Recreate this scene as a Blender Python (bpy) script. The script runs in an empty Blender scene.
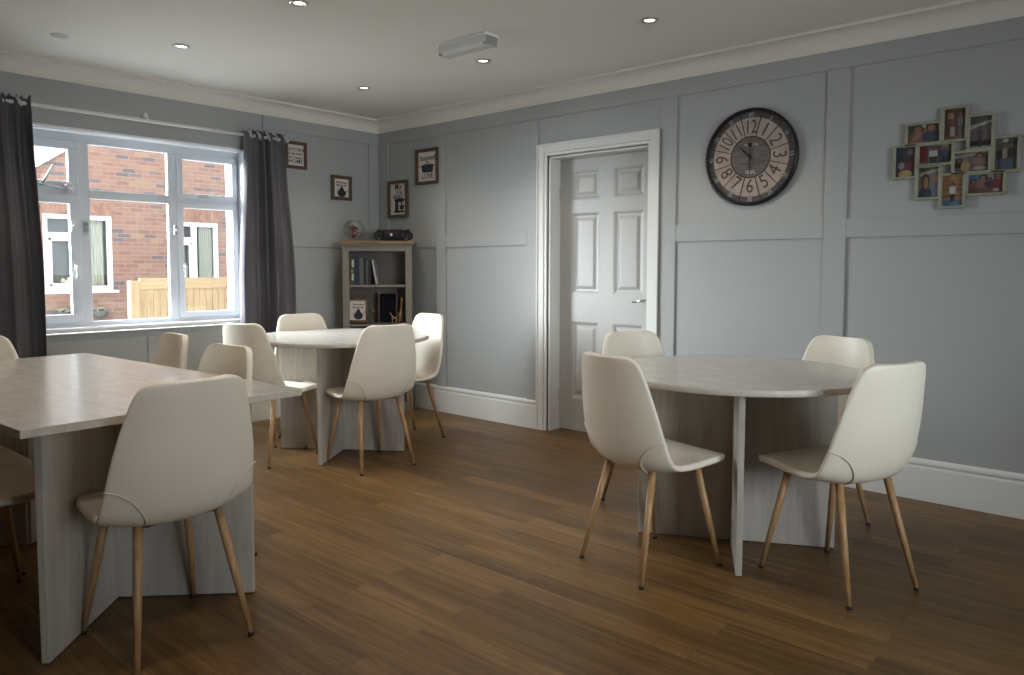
import bpy, bmesh, math, random
from mathutils import Vector, Matrix
random.seed(7)
SC = bpy.context.scene
COL = SC.collection
PI = math.pi

# ------------------------------------------------------------------ materials
MATS = {}
def new_mat(name):
    m = bpy.data.materials.new(name); m.use_nodes = True
    nt = m.node_tree; b = nt.nodes['Principled BSDF']
    return m, nt, b
def mat(name, col, rough=0.5, metal=0.0, bump=0.0, bscale=80.0, var=0.0, vscale=6.0, spec=0.5, coat=0.0):
    if name in MATS: return MATS[name]
    m, nt, b = new_mat(name)
    b.inputs['Base Color'].default_value = (*col, 1)
    b.inputs['Roughness'].default_value = rough
    b.inputs['Metallic'].default_value = metal
    b.inputs['Specular IOR Level'].default_value = spec
    b.inputs['Coat Weight'].default_value = coat
    tc = nt.nodes.new('ShaderNodeTexCoord')
    if var > 0:
        n = nt.nodes.new('ShaderNodeTexNoise'); n.inputs['Scale'].default_value = vscale; n.inputs['Detail'].default_value = 4
        nt.links.new(tc.outputs['Object'], n.inputs['Vector'])
        r = nt.nodes.new('ShaderNodeValToRGB')
        r.color_ramp.elements[0].position = .3; r.color_ramp.elements[1].position = .7
        r.color_ramp.elements[0].color = (*[c*(1-var) for c in col], 1)
        r.color_ramp.elements[1].color = (*[min(1, c*(1+var)) for c in col], 1)
        nt.links.new(n.outputs['Fac'], r.inputs['Fac']); nt.links.new(r.outputs['Color'], b.inputs['Base Color'])
    if bump > 0:
        n2 = nt.nodes.new('ShaderNodeTexNoise'); n2.inputs['Scale'].default_value = bscale; n2.inputs['Detail'].default_value = 3
        nt.links.new(tc.outputs['Object'], n2.inputs['Vector'])
        bp = nt.nodes.new('ShaderNodeBump'); bp.inputs['Strength'].default_value = bump; bp.inputs['Distance'].default_value = .002
        nt.links.new(n2.outputs['Fac'], bp.inputs['Height']); nt.links.new(bp.outputs['Normal'], b.inputs['Normal'])
    MATS[name] = m; return m
def wood(name, c1, c2, scale=(1, 1, 1), rough=0.45, bump=.15, detail=5, contrast=(.32, .68), knots=0.0):
    """streaky grain; scale is small along the grain"""
    if name in MATS: return MATS[name]
    m, nt, b = new_mat(name)
    tc = nt.nodes.new('ShaderNodeTexCoord'); mp = nt.nodes.new('ShaderNodeMapping')
    mp.inputs['Scale'].default_value = scale
    nt.links.new(tc.outputs['Object'], mp.inputs['Vector'])
    n = nt.nodes.new('ShaderNodeTexNoise'); n.inputs['Scale'].default_value = 1; n.inputs['Detail'].default_value = detail
    n.inputs['Roughness'].default_value = .65; n.inputs['Distortion'].default_value = .6
    nt.links.new(mp.outputs['Vector'], n.inputs['Vector'])
    r = nt.nodes.new('ShaderNodeValToRGB')
    r.color_ramp.elements[0].position = contrast[0]; r.color_ramp.elements[1].position = contrast[1]
    r.color_ramp.elements[0].color = (*c1, 1); r.color_ramp.elements[1].color = (*c2, 1)
    nt.links.new(n.outputs['Fac'], r.inputs['Fac']); nt.links.new(r.outputs['Color'], b.inputs['Base Color'])
    b.inputs['Roughness'].default_value = rough
    bp = nt.nodes.new('ShaderNodeBump'); bp.inputs['Strength'].default_value = bump; bp.inputs['Distance'].default_value = .002
    nt.links.new(n.outputs['Fac'], bp.inputs['Height']); nt.links.new(bp.outputs['Normal'], b.inputs['Normal'])
    MATS[name] = m; return m
def emit(name, col, s):
    if name in MATS: return MATS[name]
    m, nt, b = new_mat(name)
    b.inputs['Base Color'].default_value = (*col, 1)
    b.inputs['Emission Color'].default_value = (*col, 1); b.inputs['Emission Strength'].default_value = s
    MATS[name] = m; return m
def glass(name, tint=(1, 1, 1), refl=0.06, k=.5):
    m = bpy.data.materials.new(name); m.use_nodes = True
    nt = m.node_tree; nt.nodes.clear()
    o = nt.nodes.new('ShaderNodeOutputMaterial'); mx = nt.nodes.new('ShaderNodeMixShader')
    t = nt.nodes.new('ShaderNodeBsdfTransparent'); g = nt.nodes.new('ShaderNodeBsdfGlossy')
    fr = nt.nodes.new('ShaderNodeLayerWeight'); fr.inputs['Blend'].default_value = .25
    ml = nt.nodes.new('ShaderNodeMath'); ml.operation = 'MULTIPLY_ADD'; ml.inputs[1].default_value = k; ml.inputs[2].default_value = refl
    t.inputs['Color'].default_value = (*tint, 1); g.inputs['Roughness'].default_value = .02
    nt.links.new(fr.outputs['Fresnel'], ml.inputs[0]); nt.links.new(ml.outputs[0], mx.inputs[0])
    nt.links.new(t.outputs[0], mx.inputs[1]); nt.links.new(g.outputs[0], mx.inputs[2]); nt.links.new(mx.outputs[0], o.inputs[0])
    MATS[name] = m; return m

M_wall = mat('grey_paint', (.340, .347, .338), .55, bump=.05, bscale=120)
M_ceil = mat('ceiling_paint', (.78, .755, .71), .8, bump=.04, bscale=150)
M_cov = mat('coving_paint', (.70, .66, .60), .6)
M_white = mat('white_gloss', (.66, .65, .62), .5)
M_door = mat('door_paint', (.43, .425, .405), .38, bump=.06, bscale=30)
M_upvc = mat('white_plastic', (.70, .74, .80), .3)
M_sill = mat('sill_white', (.78, .79, .80), .3)
M_chrome = mat('brushed_chrome', (.55, .54, .52), .28, metal=1)
M_darkmetal = mat('dark_metal', (.03, .03, .032), .45, metal=.6)
M_leather = mat('cream_leather', (.765, .705, .60), .42, bump=.08, bscale=260, var=.03, vscale=5)
M_piping = mat('cream_piping', (.62, .57, .48), .5)
M_leg = wood('oak_leg', (.30, .17, .075), (.50, .31, .15), (60, 60, 5), rough=.4, bump=.05)
M_cap = mat('black_rubber', (.02, .02, .02), .6)
M_top = wood('pale_oak_top', (.44, .425, .40), (.55, .53, .495), (9, 30, 30), rough=.24, bump=.06, contrast=(.3, .7))
M_panel = wood('pale_oak_panel', (.36, .325, .285), (.53, .49, .44), (34, 30, 3), rough=.5, bump=.1, contrast=(.25, .75))
M_edge = wood('pale_oak_edge', (.46, .42, .36), (.58, .53, .46), (30, 30, 30), rough=.45, bump=.05)
M_curt = mat('charcoal_curtain', (.088, .080, .088), .7, bump=.25, bscale=500, var=.15, vscale=3)
M_lining = mat('silver_tape', (.42, .41, .41), .6)
M_frame = wood('walnut_frame', (.045, .024, .012), (.13, .07, .032), (25, 25, 25), rough=.5)
M_paper = mat('print_paper', (.62, .55, .50), .8, var=.05, vscale=12)
M_ink = mat('print_ink', (.025, .028, .036), .8)
M_sage = mat('sage_frame', (.27, .265, .195), .5, var=.06, vscale=20)
M_case = mat('bookcase_paint', (.20, .178, .145), .5)
M_caseback = mat('bookcase_back_paint', (.14, .122, .105), .6)
M_oak = wood('oak_top', (.16, .108, .052), (.235, .165, .088), (6, 40, 40), rough=.45)
M_black = mat('black_gloss', (.010, .010, .013), .35, spec=.35)
M_blackm = mat('black_matt', (.012, .012, .014), .6, spec=.25)
M_clear = glass('clear_glass', refl=.03, k=.25)
M_pane = glass('window_glass', (.97, .98, .98), .03)

def floor_mat():
    m, nt, b = new_mat('vinyl_plank_floor')
    tc = nt.nodes.new('ShaderNodeTexCoord')
    mp = nt.nodes.new('ShaderNodeMapping'); nt.links.new(tc.outputs['Object'], mp.inputs['Vector'])
    br = nt.nodes.new('ShaderNodeTexBrick')
    br.offset = .37; br.offset_frequency = 2
    br.inputs['Scale'].default_value = 1; br.inputs['Brick Width'].default_value = 1.15; br.inputs['Row Height'].default_value = .1
    br.inputs['Mortar Size'].default_value = .0012; br.inputs['Mortar Smooth'].default_value = .2; br.inputs['Bias'].default_value = 0
    br.inputs['Color1'].default_value = (0, 0, 0, 1); br.inputs['Color2'].default_value = (1, 1, 1, 1); br.inputs['Mortar'].default_value = (.35, .35, .35, 1)
    nt.links.new(mp.outputs['Vector'], br.inputs['Vector'])
    mp2 = nt.nodes.new('ShaderNodeMapping'); mp2.inputs['Scale'].default_value = (1.6, 34, 1)
    nt.links.new(tc.outputs['Object'], mp2.inputs['Vector'])
    # shift the grain per plank
    ad = nt.nodes.new('ShaderNodeVectorMath'); ad.operation = 'MULTIPLY_ADD'
    ad.inputs[1].default_value = (7, 3, 5)
    nt.links.new(br.outputs['Color'], ad.inputs[0]); nt.links.new(mp2.outputs['Vector'], ad.inputs[2])
    n = nt.nodes.new('ShaderNodeTexNoise'); n.inputs['Scale'].default_value = 1; n.inputs['Detail'].default_value = 7
    n.inputs['Roughness'].default_value = .7; n.inputs['Distortion'].default_value = .8
    nt.links.new(ad.outputs[0], n.inputs['Vector'])
    r = nt.nodes.new('ShaderNodeValToRGB')
    e = r.color_ramp.elements
    e[0].position = .28; e[0].color = (.068, .034, .010, 1)
    e[1].position = .74; e[1].color = (.24, .140, .052, 1)
    k = e.new(.5); k.color = (.150, .082, .027, 1)
    nt.links.new(n.outputs['Fac'], r.inputs['Fac'])
    hsv = nt.nodes.new('ShaderNodeHueSaturation')
    mr = nt.nodes.new('ShaderNodeMapRange'); mr.inputs['To Min'].default_value = .74; mr.inputs['To Max'].default_value = 1.2
    nt.links.new(br.outputs['Color'], mr.inputs['Value']); nt.links.new(mr.outputs['Result'], hsv.inputs['Value'])
    nt.links.new(r.outputs['Color'], hsv.inputs['Color'])
    dk = nt.nodes.new('ShaderNodeMixRGB'); dk.blend_type = 'MIX'; dk.inputs['Color2'].default_value = (.05, .025, .012, 1)
    mf = nt.nodes.new('ShaderNodeMath'); mf.operation = 'MULTIPLY'; mf.inputs[1].default_value = .55
    nt.links.new(br.outputs['Fac'], mf.inputs[0]); nt.links.new(mf.outputs[0], dk.inputs['Fac'])
    nt.links.new(hsv.outputs['Color'], dk.inputs['Color1'])
    nt.links.new(dk.outputs['Color'], b.inputs['Base Color'])
    b.inputs['Roughness'].default_value = .42
    b.inputs['Specular IOR Level'].default_value = .32
    bp = nt.nodes.new('ShaderNodeBump'); bp.inputs['Strength'].default_value = .12; bp.inputs['Distance'].default_value = .001
    nt.links.new(n.outputs['Fac'], bp.inputs['Height']); nt.links.new(bp.outputs['Normal'], b.inputs['Normal'])
    return m
def brick_mat():
    m, nt, b = new_mat('red_brick')
    tc = nt.nodes.new('ShaderNodeTexCoord'); sp = nt.nodes.new('ShaderNodeSeparateXYZ'); cb = nt.nodes.new('ShaderNodeCombineXYZ')
    nt.links.new(tc.outputs['Object'], sp.inputs[0]); nt.links.new(sp.outputs['Y'], cb.inputs['X']); nt.links.new(sp.outputs['Z'], cb.inputs['Y'])
    br = nt.nodes.new('ShaderNodeTexBrick'); br.inputs['Scale'].default_value = 1
    br.inputs['Brick Width'].default_value = .225; br.inputs['Row Height'].default_value = .075
    br.inputs['Mortar Size'].default_value = .007; br.inputs['Mortar Smooth'].default_value = .1
    br.inputs['Color1'].default_value = (0, 0, 0, 1); br.inputs['Color2'].default_value = (1, 1, 1, 1)
    nt.links.new(cb.outputs[0], br.inputs['Vector'])
    r = nt.nodes.new('ShaderNodeValToRGB'); e = r.color_ramp.elements
    e[0].position = 0; e[0].color = (0.094, 0.074, 0.080, 1)
    e[1].position = 1; e[1].color = (0.231, 0.148, 0.096, 1)
    for p, c in ((.12, (0.105, 0.089, 0.092, 1)), (.2, (0.182, 0.089, 0.068, 1)), (.45, (0.204, 0.107, 0.080, 1)), (.7, (0.220, 0.126, 0.096, 1)), (.85, (0.198, 0.104, 0.080, 1))):
        k = e.new(p); k.color = c
    nt.links.new(br.outputs['Color'], r.inputs['Fac'])
    mx = nt.nodes.new('ShaderNodeMixRGB'); mx.inputs['Color2'].default_value = (.21, .165, .145, 1)
    nt.links.new(br.outputs['Fac'], mx.inputs['Fac']); nt.links.new(r.outputs['Color'], mx.inputs['Color1'])
    nt.links.new(mx.outputs[0], b.inputs['Base Color']); b.inputs['Roughness'].default_value = .85
    return m
M_floor = floor_mat(); M_brick = brick_mat()

# ------------------------------------------------------------------ mesh helpers
class MB:
    def __init__(s): s.b = bmesh.new()
    def box(s, lo, hi, bev=0.0, seg=2, mi=0, mtx=None):
        t = bmesh.new()
        bmesh.ops.create_cube(t, size=1)
        sz = [hi[i]-lo[i] for i in range(3)]; c = [(hi[i]+lo[i])/2 for i in range(3)]
        for v in t.verts: v.co = Vector((v.co.x*sz[0]+c[0], v.co.y*sz[1]+c[1], v.co.z*sz[2]+c[2]))
        if bev > 0: bmesh.ops.bevel(t, geom=list(t.edges), offset=min(bev, min(sz)*.45), segments=seg, profile=.5, affect='EDGES')
        for f in t.faces: f.material_index = mi
        s.merge(t, mtx); return s
    def merge(s, t, mtx=None):
        if mtx is not None: bmesh.ops.transform(t, matrix=mtx, verts=t.verts)
        me = bpy.data.meshes.new('tmp'); t.to_mesh(me); t.free(); s.b.from_mesh(me); bpy.data.meshes.remove(me)
    def prism(s, pts, d0, d1, axis='y', mi=0, mtx=None):
        """extrude a 2-D polygon; axis = direction of extrusion"""
        t = bmesh.new()
        def P(a, b, d):
            return {'y': (a, d, b), 'z': (a, b, d), 'x': (d, a, b)}[axis]
        v0 = [t.verts.new(P(a, b, d0)) for a, b in pts]; v1 = [t.verts.new(P(a, b, d1)) for a, b in pts]
        t.faces.new(v0); t.faces.new(v1[::-1])
        n = len(pts)
        for i in range(n): t.faces.new((v0[i], v1[i], v1[(i+1) % n], v0[(i+1) % n]))
        bmesh.ops.recalc_face_normals(t, faces=t.faces)
        for f in t.faces: f.material_index = mi
        s.merge(t, mtx); return s
    def lathe(s, prof, n=40, mi=0, mtx=None, cap=True):
        """profile (r, z) round the z axis"""
        t = bmesh.new(); rings = []
        for r, z in prof:
            if r < 1e-6: rings.append([t.verts.new((0, 0, z))])
            else: rings.append([t.verts.new((r*math.cos(2*PI*i/n), r*math.sin(2*PI*i/n), z)) for i in range(n)])
        for a, b in zip(rings, rings[1:]):
            for i in range(n):
                j = (i+1) % n
                if len(a) == 1 and len(b) == 1: continue
                if len(a) == 1: t.faces.new((a[0], b[i], b[j]))
                elif len(b) == 1: t.faces.new((a[i], b[0], a[j]))
                else: t.faces.new((a[i], b[i], b[j], a[j]))
        if cap:
            for rg in (rings[0], rings[-1]):
                if len(rg) > 1: t.faces.new(rg)
        bmesh.ops.recalc_face_normals(t, faces=t.faces)
        for f in t.faces: f.material_index = mi; f.smooth = True
        s.merge(t, mtx); return s
    def tube(s, pts, radii, n=12, mi=0, cap=True, mtx=None):
        t = bmesh.new(); pts = [Vector(p) for p in pts]
        if not hasattr(radii, '__len__'): radii = [radii]*len(pts)
        rings = []; ref = None
        for i, p in enumerate(pts):
            d = (pts[min(i+1, len(pts)-1)]-pts[max(i-1, 0)]).normalized()
            if ref is None:
                ref = Vector((0, 0, 1)) if abs(d.z) < .9 else Vector((1, 0, 0))
            a = d.cross(ref).normalized(); b = a.cross(d).normalized(); ref = b
            rings.append([t.verts.new(p+radii[i]*(a*math.cos(2*PI*k/n)+b*math.sin(2*PI*k/n))) for k in range(n)])
        for A, B in zip(rings, rings[1:]):
            for k in range(n): t.faces.new((A[k], A[(k+1) % n], B[(k+1) % n], B[k]))
        if cap: t.faces.new(rings[0][::-1]); t.faces.new(rings[-1])
        bmesh.ops.recalc_face_normals(t, faces=t.faces)
        for f in t.faces: f.material_index = mi; f.smooth = True
        s.merge(t, mtx); return s
    def ball(s, c, r, sub=2, mi=0, sc=(1, 1, 1), mtx=None):
        t = bmesh.new(); bmesh.ops.create_icosphere(t, subdivisions=sub, radius=1)
        for v in t.verts: v.co = Vector((v.co.x*r*sc[0]+c[0], v.co.y*r*sc[1]+c[1], v.co.z*r*sc[2]+c[2]))
        for f in t.faces: f.material_index = mi; f.smooth = True
        s.merge(t, mtx); return s
    def build(s, name, mats, parent=None, loc=None, rot=None, autosmooth=False):
        me = bpy.data.meshes.new(name); s.b.to_mesh(me); s.b.free()
        for m in (mats if isinstance(mats, (list, tuple)) else [mats]): me.materials.append(m)
        o = bpy.data.objects.new(name, me); COL.objects.link(o)
        if loc is not None: o.location = loc
        if rot is not None: o.rotation_euler = rot
        if parent is not None: o.parent = parent
        return o
def tag(o, label=None, cat=None, group=None, kind=None):
    if label: o['label'] = label
    if cat: o['category'] = cat
    if group: o['group'] = group
    if kind: o['kind'] = kind
    return o
def empty(name, loc=(0, 0, 0), rz=0.0):
    o = bpy.data.objects.new(name, None); COL.objects.link(o); o.location = loc; o.rotation_euler = (0, 0, rz)
    o.empty_display_size = .1
    return o
def copy_tree(o, parent=None):
    c = o.copy(); COL.objects.link(c)
    if parent is not None: c.parent = parent
    for ch in list(o.children): copy_tree(ch, c)
    return c
def struct(o, label=None): o['kind'] = 'structure'; return o
def text_bm(txt, size, cx, cy, d, rot=0.0, sx=1.0, bold=0.0):
    """flat lettering as a temp bmesh in the x-z plane, facing -y, centred"""
    cu = bpy.data.curves.new('t', 'FONT'); cu.body = txt; cu.size = size; cu.align_x = 'CENTER'; cu.align_y = 'CENTER'
    cu.extrude = .0004; cu.resolution_u = 3; cu.offset = bold
    ob = bpy.data.objects.new('t', cu); COL.objects.link(ob)
    dg = bpy.context.evaluated_depsgraph_get()
    me = bpy.data.meshes.new_from_object(ob.evaluated_get(dg))
    bpy.data.objects.remove(ob); bpy.data.curves.remove(cu)
    t = bmesh.new(); t.from_mesh(me); bpy.data.meshes.remove(me)
    for f in t.faces: f.material_index = 0
    m = Matrix.Translation((cx, d, cy)) @ Matrix.Rotation(-rot, 4, 'Y') @ Matrix.Rotation(PI/2, 4, 'X') @ Matrix.Diagonal((sx, 1, 1, 1))
    bmesh.ops.transform(t, matrix=m, verts=t.verts)
    return t

# ------------------------------------------------------------------ camera (solved from the room's edges)
F, SY, PITCH, ROLL, YAW = 753.98, 24.19, .0610, .0012, -.7226
CAM = Vector((5.2338, -4.1901, 1.172))
cy_, sy_ = math.cos(YAW), math.sin(YAW)
F0 = Vector((sy_, cy_, 0)); R0 = Vector((cy_, -sy_, 0)); U0 = Vector((0, 0, 1))
Fv = F0*math.cos(PITCH)-U0*math.sin(PITCH); Uv = U0*math.cos(PITCH)+F0*math.sin(PITCH)
Rv = R0*math.cos(ROLL)+Uv*math.sin(ROLL); Uv = Uv*math.cos(ROLL)-R0*math.sin(ROLL)
cd = bpy.data.cameras.new('camera'); cam = bpy.data.objects.new('camera', cd); COL.objects.link(cam)
cd.sensor_width = 36; cd.sensor_fit = 'HORIZONTAL'; cd.lens = F/1024*36; cd.shift_y = -SY/1024; cd.clip_start = .02
mw = Matrix.Identity(4)
for i, v in enumerate((Rv, Uv, -Fv)):
    for k in range(3): mw[k][i] = v[k]
mw.translation = CAM; cam.matrix_world = mw
SC.camera = cam

# ------------------------------------------------------------------ room shell
XE, YE, H, T = 7.4, -5.8, 2.42, .3
WY0, WY1, WZ0, WZ1 = -2.83, -1.255, .745, 2.04       # window opening
DX0, DX1, DZ1 = 1.885, 2.72, 1.945                   # door opening
struct(MB().box((-.3, YE-.3, -.2), (XE+.3, .5, 0)).build('floor', M_floor))
struct(MB().box((-.3, YE-.3, H), (XE+.3, .5, H+3.2)).build('ceiling', M_ceil))      # extra height above is an unseen block, added to shade the brick house
w = MB()
w.box((-T, YE, 0), (0, WY0, H)).box((-T, WY1, 0), (0, .3, H)).box((-T, WY0, 0), (0, WY1, WZ0)).box((-T, WY0, WZ1), (0, WY1, H))
struct(w.build('wall_left', M_wall))
w = MB()
w.box((0, 0, 0), (DX0, T, H)).box((DX1, 0, 0), (XE, T, H)).box((DX0, 0, DZ1), (DX1, T, H))
struct(w.build('wall_right', M_wall))
VY0, VY1 = -3.9, -1.7                               # second window, in the end wall behind the camera
w = MB(); w.box((XE, YE, 0), (XE+T, VY0, H)).box((XE, VY1, 0), (XE+T, .3, H)).box((XE, VY0, 0), (XE+T, VY1, WZ0)).box((XE, VY0, WZ1), (XE+T, VY1, H))
struct(w.build('wall_front', M_wall))
struct(MB().box((-T, YE-T, 0), (XE+T, YE, H)).build('wall_near', M_wall))

# raised board-and-batten panelling
D = .011
rb = MB()
def rboard(x0, x1, z0, z1, d=D): rb.box((x0, -d, z0), (x1, .001, z1), .0015, 1)
rboard(0, XE, 2.22, 2.34)                                       # frieze
for x0, x1 in ((.012, .13), (.73, .84), (1.692, 1.795), (2.775, 2.893), (3.79, 3.905), (4.86, 4.975), (5.93, 6.045)):
    rboard(x0, x1, .2, 2.219, D*1.0)
for x0, x1 in ((.131, .729), (.841, 1.691), (2.894, 3.789), (3.906, 4.859), (4.976, 5.929), (6.046, XE)):
    rboard(x0, x1, 1.331, 1.432)
rb.build('trim_1', M_wall)
struct(bpy.data.objects['trim_1'])
lb = MB()
def lboard(y0, y1, z0, z1, d=D): lb.box((-.001, y0, z0), (d, y1, z1), .0015, 1)
lboard(-1.11, 0, 2.22, 2.34); lboard(-.115, -.012, .2, 2.219); lboard(-1.11, -1.0, .2, 2.219)
lboard(-.999, -.116, 1.331, 1.432)
lboard(-2.0, -1.111, .2, .70, .008); lboard(YE, -2.008, .2, .70, .008)
lboard(YE, -1.118, 2.045, 2.34, .008)
struct(lb.build('trim_2', M_wall))
# baseboards: stepped top with a bead
prof = [(0, 0), (.02, 0), (.02, .165), (.017, .172), (.017, .18), (.022, .186), (.021, .198), (.012, .207), (0, .21)]
def base(name, a, b, wall):
    m = MB()
    if wall == 'right': m.prism([(-d, z) for d, z in prof], a, b, 'x')
    else: m.prism([(d, z) for d, z in prof], a, b, 'y')
    return struct(m.build(name, M_white))
m = MB(); m.prism([(-d, z) for d, z in prof], .02, 1.79, 'x'); m.prism([(-d, z) for d, z in prof], 2.785, XE, 'x')
struct(m.build('baseboard_right', M_white))
base('baseboard_left', YE, 0, 'left')
# coving: concave quarter with small steps
def cove(n=8):
    p = [(0, 2.318), (.014, 2.318), (.014, 2.326)]
    for i in range(n+1):
        a = i/n*PI/2
        p.append((.092-.076*math.cos(a), 2.328+.076*math.sin(a)))
    p += [(.1, 2.404), (.1, H), (0, H)]
    return p
m = MB(); m.prism([(-d, z) for d, z in cove()], 0, XE, 'x'); struct(m.build('trim_3', M_cov))
m = MB(); m.prism([(d, z) for d, z in cove()], YE, 0, 'y'); struct(m.build('trim_4', M_cov))

# ------------------------------------------------------------------ door
dr = empty('door_1', (0, 0, 0)); struct(dr)
ar = MB()   # architrave, moulded in three steps, + lining
def arch(lo, hi, d): ar.box((lo[0], -d, lo[1]), (hi[0], .002, hi[1]), .003, 2)
for d, i in ((.018, 0), (.024, .03), (.014, .075)): pass
AX0, AX1, AZ = 1.79, 2.78, 2.036
arch((AX0, 0), (AX0+.062, AZ), .02); arch((AX1-.062, 0), (AX1, AZ), .02); arch((AX0+.062, AZ-.062), (AX1-.062, AZ), .02)
arch((AX0+.0621, 0), (AX0+.085, AZ-.0621), .014); arch((AX1-.085, 0), (AX1-.0621, AZ-.0621), .014); arch((AX0+.085, AZ-.085), (AX1-.085, AZ-.0621), .014)
arch((AX0, 0), (AX0+.014, AZ), .027); arch((AX1-.014, 0), (AX1, AZ), .027); arch((AX0+.014, AZ-.014), (AX1-.014, AZ), .027)
ar.build('architrave', M_white, dr)
li = MB()
li.box((DX0-.02, 0, 0), (DX0+.012, .3, DZ1+.02)).box((DX1-.012, 0, 0), (DX1+.02, .3, DZ1+.02)).box((DX0, 0, DZ1-.012), (DX1, .3, DZ1+.02))
li.box((DX0+.012, .155, 0), (DX0+.03, .2, DZ1-.012)).box((DX1-.03, .155, 0), (DX1-.012, .2, DZ1-.012)).box((DX0+.012, .155, DZ1-.03), (DX1-.012, .2, DZ1-.012))
li.build('door_lining', M_white, dr)
LY = .115                       # front face of the leaf
lx0, lx1, lz0, lz1 = DX0+.014, DX1-.014, .008, DZ1-.015
leaf = MB()
cols = [(2.005, 2.24), (2.352, 2.592)]; rows = [(.235, .79), (.985, 1.555), (1.645, 1.85)]
xs = [lx0, cols[0][0], cols[0][1], cols[1][0], cols[1][1], lx1]; zs = [lz0, rows[0][0], rows[0][1], rows[1][0], rows[1][1], rows[2][0], rows[2][1], lz1]
for i in range(5):
    for j in range(7):
        if not (i in (1, 3) and j in (1, 3, 5)):
            leaf.box((xs[i], LY, zs[j]), (xs[i+1], LY+.04, zs[j+1]))
bmesh.ops.remove_doubles(leaf.b, verts=leaf.b.verts, dist=1e-5)
lf = leaf.build('door_leaf', M_door, dr)
for (x0, x1) in cols:
    for (z0, z1) in rows:
        t = bmesh.new()
        def ring(i, y): return [t.verts.new(p) for p in ((x0+i, y, z0+i), (x1-i, y, z0+i), (x1-i, y, z1-i), (x0+i, y, z1-i))]
        rs = [ring(0, LY), ring(.012, LY+.004), ring(.02, LY+.013), ring(.034, LY+.014), ring(.055, LY+.004), ring(.062, LY+.0035)]
        for a, b in zip(rs, rs[1:]):
            for k in range(4): t.faces.new((a[k], a[(k+1) % 4], b[(k+1) % 4], b[k]))
        t.faces.new(rs[-1]); bmesh.ops.recalc_face_normals(t, faces=t.faces)
        q = MB(); q.merge(t); q.box((x0, LY+.02, z0), (x1, LY+.036, z1)); q.build('door_panel', M_door, lf)
hd = MB()
hx, hz = 2.655, .955
hd.box((hx-.02, LY-.006, hz-.055), (hx+.02, LY, hz+.05), .003)
hd.tube([(hx, LY-.004, hz+.005), (hx, LY-.05, hz+.005)], .009)
hd.tube([(hx+.006, LY-.05, hz+.006), (hx-.05, LY-.054, hz-.002), (hx-.115, LY-.05, hz-.012)], [.009, .0085, .007])
hd.build('door_handle', M_chrome, lf)
pl_ = MB(); pl_.box((hx-.016, LY-.0025, 1.18), (hx+.016, LY, 1.52), .001); pl_.build('lock_plate', M_white, lf)
for z in (.25, 1.7):
    h = MB(); h.tube([(lx0-.003, LY-.004, z-.045), (lx0-.003, LY-.004, z+.045)], .006); h.build('hinge', M_chrome, dr)

# ------------------------------------------------------------------ window
wn = empty('window_1', (0, 0, 0)); struct(wn)
FX0, FX1 = -.132, -.10         # frame depth
fr = MB()
def fbox(y0, y1, z0, z1, x0=FX0, x1=FX1, bev=.004): fr.box((x0, y0, z0), (x1, y1, z1), bev)
gz0, gz1 = .80, 1.985
fbox(WY0, WY1, WZ0+.03, .815); fbox(WY0, WY1, 1.965, WZ1-.012); fbox(WY0, WY0+.045, .8151, 1.9649); fbox(WY1-.04, WY1, .8151, 1.9649)
fbox(-2.375, -2.30, .8151, 1.9649); fbox(-1.79, -1.715, .8151, 1.9649)                # mullions
fbox(-2.2999, -1.7901, 1.615, 1.672); fbox(WY0+.0451, -2.3751, 1.625, 1.665); fbox(-1.7149, WY1-.0401, 1.625, 1.665)   # transoms
fr.build('window_frame', M_upvc, wn)
rv = MB()
rv.box((-.1, WY0-.001, WZ1-.011), (.004, WY1+.001, WZ1+.003)); rv.box((-.1, WY0-.004, .78), (.003, WY0+.01, WZ1)); rv.box((-.1, WY1-.01, .78), (.003, WY1+.004, WZ1))
rv.build('window_reveal', M_sill, wn)
sl = MB(); sl.box((-.1, WY0-.03, .757), (.035, WY1+.03, .785), .008, 3); sl.build('window_sill', M_sill, wn)
def sash(y0, y1, z0, z1, w, name='sash'):
    s = MB(); x0, x1 = FX0+.011, FX1+.016
    s.box((x0, y0, z0), (x1, y1, z0+w), .006).box((x0, y0, z1-w), (x1, y1, z1), .006).box((x0, y0, z0+w*.98), (x1, y0+w, z1-w*.98), .006).box((x0, y1-w, z0+w*.98), (x1, y1, z1-w*.98), .006)
    o = s.build(name, M_upvc, wn)
    g = MB(); g.box((-.106, y0+w*.9, z0+w*.9), (-.101, y1-w*.9, z1-w*.9)); g.build('glass_pane', M_pane, o)
    return o
lu = sash(WY0+.04, -2.368, 1.655, 1.975, .058); ll = sash(WY0+.04, -2.368, .808, 1.632, .058)
ru = sash(-1.730, WY1-.022, 1.655, 1.975, .042); rl = sash(-1.730, WY1-.022, .808, 1.632, .042)
for y0, y1, z0, z1 in ((-2.30, -1.79, 1.672, 1.965), (-2.30, -1.79, .815, 1.615)):
    g = MB(); g.box((-.118, y0, z0), (-.113, y1, z1)); g.build('glass_pane', M_pane, wn)
HX = FX1+.016
def handle(y, z, o):
    h = MB(); h.box((HX, y-.012, z-.03), (HX+.01, y+.012, z+.03), .003); h.box((HX+.01, y-.009, z-.01), (HX+.03, y+.009, z+.012), .003)
    h.box((HX+.022, y-.009, z-.075), (HX+.036, y+.009, z+.012), .005); h.build('window_handle', M_sill, o)
handle(-2.40, 1.17, ll); handle(-1.695, 1.17, rl)
for y, z in ((-2.41, 1.43), (-2.335, 1.43), (-1.75, 1.43)):
    h = MB(); h.box((HX-.005, y-.014, z-.035), (HX+.012, y+.014, z+.035), .004); h.tube([(HX+.012, y, z+.01), (HX+.03, y-.004, z-.005)], .006)
    h.build('restrictor_catch', M_chrome if y > -2.4 else M_sill, wn)
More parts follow.
